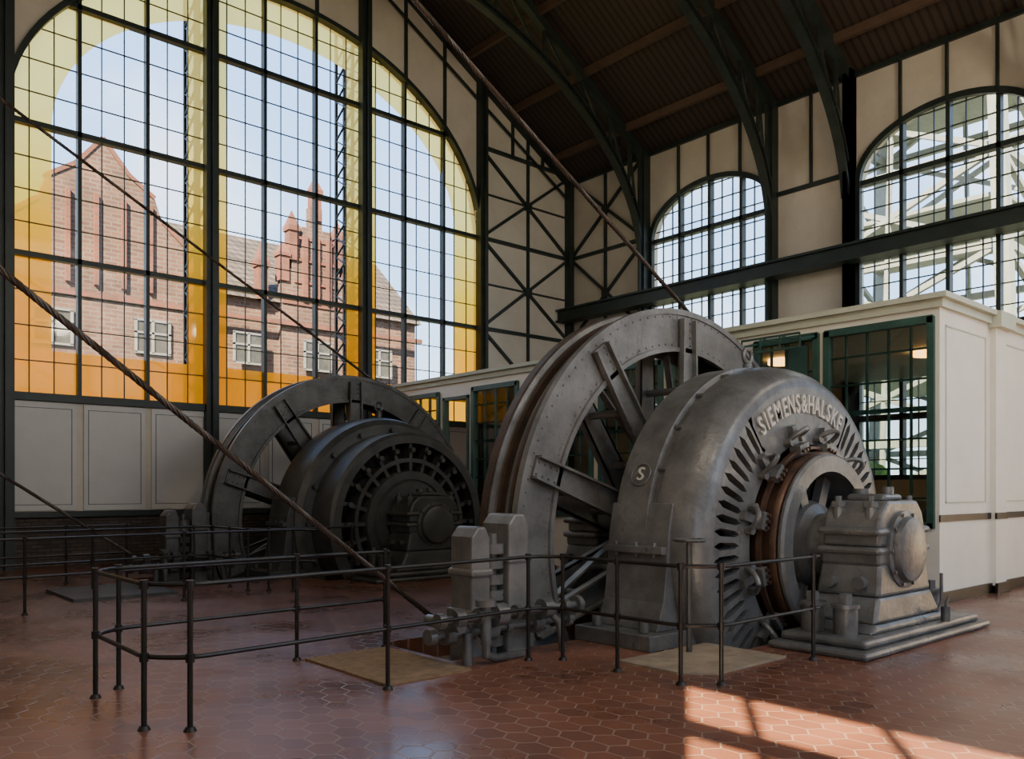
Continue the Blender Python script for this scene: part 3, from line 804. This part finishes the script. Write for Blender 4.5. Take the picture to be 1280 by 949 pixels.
# ------------------------------------------------------------------ railings
def railing(name,path,posts,h=1.0,mid=.5,off=(0,0)):
    w=MB()
    P=[Vector((x+off[0],y+off[1],0)) for x,y in path]
    Q=[P[0]]
    for i in range(1,len(P)-1):
        a,b,c_=P[i-1],P[i],P[i+1];r=min(.16,(a-b).length*.4,(c_-b).length*.4)
        s_=b+(a-b).normalized()*r;e=b+(c_-b).normalized()*r
        for k in range(6):
            t=k/5;Q.append(s_*(1-t)**2+b*2*t*(1-t)+e*t*t)
    Q.append(P[-1])
    for z in (h,mid): w.tube([q+Vector((0,0,z)) for q in Q],.017,8)
    for x,y in posts:
        x+=off[0];y+=off[1]
        w.cyl((x,y,0),(x,y,h),.019,10);w.cyl((x,y,0),(x,y,.03),.045,12,r2=.03)
        for z in (h,mid): w.cyl((x,y,z-.03),(x,y,z+.03),.03,10)
    w.build(name,M_rail,smooth=True)
p1=[(4.8,7.42),(3.74,7.40),(2.1,7.32),(1.87,7.12),(1.87,5.95),(2.1,5.72),(3.76,5.83),(5.45,5.93),(5.68,5.75),(5.7,4.35),(5.95,4.1),(7.6,4.12)]
posts1=[(4.75,7.42),(3.74,7.40),(2.1,7.32),(1.87,7.12),(1.87,5.95),(2.1,5.72),(3.76,5.83),(5.42,5.93),(5.68,5.72),(5.69,5.03),(5.70,4.33),(5.95,4.1),(7.5,4.12)]
railing('railing',p1,posts1)
railing('railing.001',p1,posts1,off=(0,DY))
railing('railing.002',[(-1.3,12.3),(2.5,12.4),(4.5,12.5),(6.2,12.4),(6.4,12.0)],[(2.4,12.4),(4.5,12.5),(.5,12.35),(6.2,12.4)])
# ------------------------------------------------------------------ mats / plates
m=MB();m.box(3.8,4.72,5.93,7.35,.0,.02);m.build('door_mat',M_mat)
m=MB()
m.prism([(6.0,5.3),(6.0,4.6),(6.25,4.35),(7.4,4.35),(7.4,5.3)],.0,.02,ax='Z');m.build('concrete_cover_plate',M_conc)
m=MB();m.box(3.2,4.7,13.3,15.0,.0,.05);m.build('steel_floor_plate',M_dark)
# ------------------------------------------------------------------ added fill lamps, hung out of view to brighten the hall
M_fill=emis('fill_glow',(1,.82,.6),4)
for i,(x,y) in enumerate(((4.0,-1.0),(9.8,-3.0),(15.0,.5),(3.0,3.2))):
    nme='added_fill_lamp' if i==0 else 'added_fill_lamp.%03d'%i
    root=empty(nme,(x,y,9.6))
    w=MB();w.cyl((0,0,.35),(0,0,roofz(x)-9.6-.1),.015,8)
    w.cyl((0,0,.05),(0,0,.35),.42,24,r2=.08);w.build('fill_shade',M_steel,root,smooth=True)
    w=MB();w.cyl((0,0,-.02),(0,0,.04),.2,20);w.build('fill_disc',M_fill,root)
    ld=bpy.data.lights.new('fill_light','POINT');ld.energy=480;ld.shadow_soft_size=.35;ld.color=(1,.86,.68)  # added warm fill, no such lamp known in the hall
    lo=bpy.data.objects.new('fill_light',ld);col.objects.link(lo);lo.parent=root;lo.location=(0,0,-.45)
# ------------------------------------------------------------------ exterior
g=MB();g.box(-150,200,YA+.4,250,-.3,-.1);g.box(XB+.4,200,-80,YA+.4,-.3,-.1);g.box(-150,XL-.4,-80,YA+.4,-.3,-.1);g.box(XL-.4,XB+.4,-80,YB-.4,-.3,-.1)
g.build('outdoor_ground',M_ground)
root=empty('brick_building')
w=MB()
yF=35
w.box(5.7,24.2,yF,yF+8,-.1,10.1)
w.prism([(5.7,10.1),(12.9,10.1),(12.9,11.2),(11.6,12.4),(11.3,13.3),(10.3,14.0),(9.35,15.2),(8.4,14.0),(7.4,13.3),(7.1,12.4),(5.7,11.2)],yF-.4,yF)
w.box(5.7,12.9,yF-.4,yF,-.1,10.1)
w.prism([(16.8,10.1),(20.2,10.1),(20.2,11.6),(19.7,11.6),(19.7,12.6),(19.2,12.6),(19.2,13.6),(18.8,13.6),(18.8,14.6),(18.2,14.6),(18.2,13.6),(17.8,13.6),(17.8,12.6),(17.3,12.6),(17.3,11.6),(16.8,11.6)],yF-.3,yF+.1)
w.box(16.8,20.2,yF-.3,yF,-.1,10.1)
w.box(-30,5.7,yF+3,yF+9,-.1,8)
w.build('brick_walls',M_xbrick,root)
w=MB()
for x,zb,h in ((18.5,14.6,1.5),(17.35,12.6,1.7),(19.65,12.6,1.7),(16.9,11.6,1.2),(20.1,11.6,1.2),(20.9,10.2,1.9),(15.9,10.6,2.0)):
    w.box(x-.22,x+.22,yF-.4,yF+.1,zb-.6,zb+h*.55);w.box(x-.28,x+.28,yF-.46,yF+.16,zb+h*.42,zb+h*.55)
    w.add([(x-.26,yF-.44,zb+h*.55),(x+.26,yF-.44,zb+h*.55),(x+.26,yF+.14,zb+h*.55),(x-.26,yF+.14,zb+h*.55),(x,yF-.15,zb+h)],[(0,1,2,3),(0,1,4),(1,2,4),(2,3,4),(3,0,4)])
for z in (11.0,12.0,13.0): w.box(17.4,19.6,yF-.36,yF-.3,z,z+.12)
for x in (17.9,18.5,19.1): w.box(x-.12,x+.12,yF-.45,yF-.3,10.2,13.2)
w.box(16.8,20.2,yF-.36,yF-.3,10.0,10.2)
for x in (8.1,9.1,10.1,11.1): w.box(x-.08,x+.08,yF-.55,yF-.4,9.5,13)
for a,b_,c_,d in ((5.6,11.25,7.1,12.45),(7.4,13.35,8.4,14.05),(8.4,14.05,9.35,15.25),(9.35,15.25,10.3,14.05),(10.3,14.05,11.3,13.35),(11.6,12.45,13.0,11.2)): w.beam((a,yF-.2,b_),(c_,yF-.2,d),.5,.16)
w.box(5.6,24.3,yF-.5,yF-.38,9.0,9.2)
w.build('pinnacles_and_copings',M_xbrick2,root)
w=MB()
w.prism([(yF-.3,10.0),(yF+4,13.9),(yF+8.3,10.0)],12.0,24.4,ax='X')
w.prism([(7.4,10.5),(9.35,14.6),(11.5,10.5)],yF,yF+6)
w.build('tiled_roof',M_xroof,root)
w=MB();w2=MB()
for x in (7.6,11.2,15.2,18.5,21.8):
    for z in (7.1,3.5):
        w.box(x-.65,x+.65,yF-.45,yF-.41,z,z+1.3)
        for xx in (x-.65,x,x+.65): w2.box(xx-.05,xx+.05,yF-.5,yF-.44,z,z+1.3)
        for zz in (z,z+.8,z+1.3): w2.box(x-.7,x+.7,yF-.5,yF-.44,zz-.04,zz+.04)
w.build('window_panes',M_dark,root);w2.build('window_frames',M_lens,root)
# headframe tower
root=empty('headframe_tower')
w=MB()
cx,cy=36,14.5
H=38;nl=11
def tp(i,k):
    f_=1-.45*k/nl;hw=4.6*f_
    sx,sy=((-1,-1),(1,-1),(1,1),(-1,1))[i%4];return Vector((cx+sx*hw,cy+sy*hw,-.1+H*k/nl))
for k in range(nl):
    for i in range(4):
        w.beam(tp(i,k),tp(i,k+1),.5,.5)
        w.beam(tp(i,k),tp(i+1,k+1),.2,.2);w.beam(tp(i+1,k),tp(i,k+1),.2,.2);w.beam(tp(i,k+1),tp(i+1,k+1),.28,.28)
        mid=(tp(i,k)+tp(i+1,k))/2;m2=(tp(i,k+1)+tp(i+1,k+1))/2;w.beam(mid,m2,.16,.16)
for z in (6,12,18,24): w.box(cx-4,cx+4,cy-4,cy+4,z,z+.15)
for s_ in (-3,3):
    A=Vector((cx,cy+s_,34));B=Vector((cx+10,cy-20+s_,0))
    w.beam(A,B,.6,.6);A2=A+Vector((1.5,1.5,0));B2=B+Vector((2.5,2,0));w.beam(A2,B2,.5,.5)
    for k in range(16):
        w.beam(A.lerp(B,k/16),A2.lerp(B2,(k+1)/16),.14,.14);w.beam(A2.lerp(B2,k/16),A.lerp(B,(k+1)/16),.14,.14)
w.build('tower_lattice',M_extsteel,root)
def bush(name,x,y,z,r):
    bm=bmesh.new();bmesh.ops.create_icosphere(bm,subdivisions=4,radius=r)
    for v in bm.verts:
        n=noise.noise(v.co*1.3+Vector((x,y,0)))*.5+noise.noise(v.co*4+Vector((x,y,0)))*.25
        v.co*=1+n*.8;v.co.z*=.9
    me=bpy.data.meshes.new(name);bm.to_mesh(me);bm.free();me.materials.append(M_tree)
    o=bpy.data.objects.new(name,me);col.objects.link(o);o.location=(x,y,z);return o
for i,(x,y,r) in enumerate(((25,8.5,1.7),(27,14,1.7),(28,6,1.8),(27,19.5,2.0),(27,2,2.0))):
    bush('shrub' if i==0 else 'shrub.%03d'%i,x,y,r*.7,r)
# ------------------------------------------------------------------ light
sd=bpy.data.lights.new('sun','SUN');sd.energy=50;sd.angle=math.radians(.5);sd.color=(1,.80,.52)
so=bpy.data.objects.new('sun',sd);col.objects.link(so)
d=Vector((-.80,-.60,.80)).normalized()
so.rotation_euler=d.to_track_quat('Z','Y').to_euler();so.location=(-30,-20,35)
W=bpy.data.worlds.new('sky');S.world=W;W.use_nodes=True;nt=W.node_tree;nt.nodes.clear();Nn=nt.nodes;L=nt.links
out=Nn.new('ShaderNodeOutputWorld');bg=Nn.new('ShaderNodeBackground');tc=Nn.new('ShaderNodeTexCoord');sp=Nn.new('ShaderNodeSeparateXYZ')
cr=Nn.new('ShaderNodeValToRGB');e=cr.color_ramp.elements
e[0].position=0;e[0].color=(.80,.88,.95,1);e[1].position=.75;e[1].color=(.18,.38,.84,1)
q=e.new(.22);q.color=(.40,.63,.96,1)
L.new(tc.outputs['Generated'],sp.inputs[0]);L.new(sp.outputs[2],cr.inputs[0])
no=Nn.new('ShaderNodeTexNoise');no.inputs['Scale'].default_value=3;no.inputs['Detail'].default_value=6;L.new(tc.outputs['Generated'],no.inputs['Vector'])
r2=Nn.new('ShaderNodeValToRGB');r2.color_ramp.elements[0].position=.44;r2.color_ramp.elements[1].position=.72;L.new(no.outputs[0],r2.inputs[0])
mx=Nn.new('ShaderNodeMixRGB');L.new(r2.outputs[0],mx.inputs[0]);L.new(cr.outputs[0],mx.inputs[1]);mx.inputs[2].default_value=(1,1,1,1)
L.new(mx.outputs[0],bg.inputs[0]);bg.inputs[1].default_value=3.9;L.new(bg.outputs[0],out.inputs[0])
# ------------------------------------------------------------------ camera
cd=bpy.data.cameras.new('camera');co=bpy.data.objects.new('camera',cd);col.objects.link(co)
co.location=(0,0,1.65);co.rotation_euler=(math.pi/2,0,-math.atan2(.66,.751))
cd.sensor_width=36;cd.lens=1040/1280*36;cd.shift_y=(612-474.5)/1280;cd.clip_end=500
S.camera=co
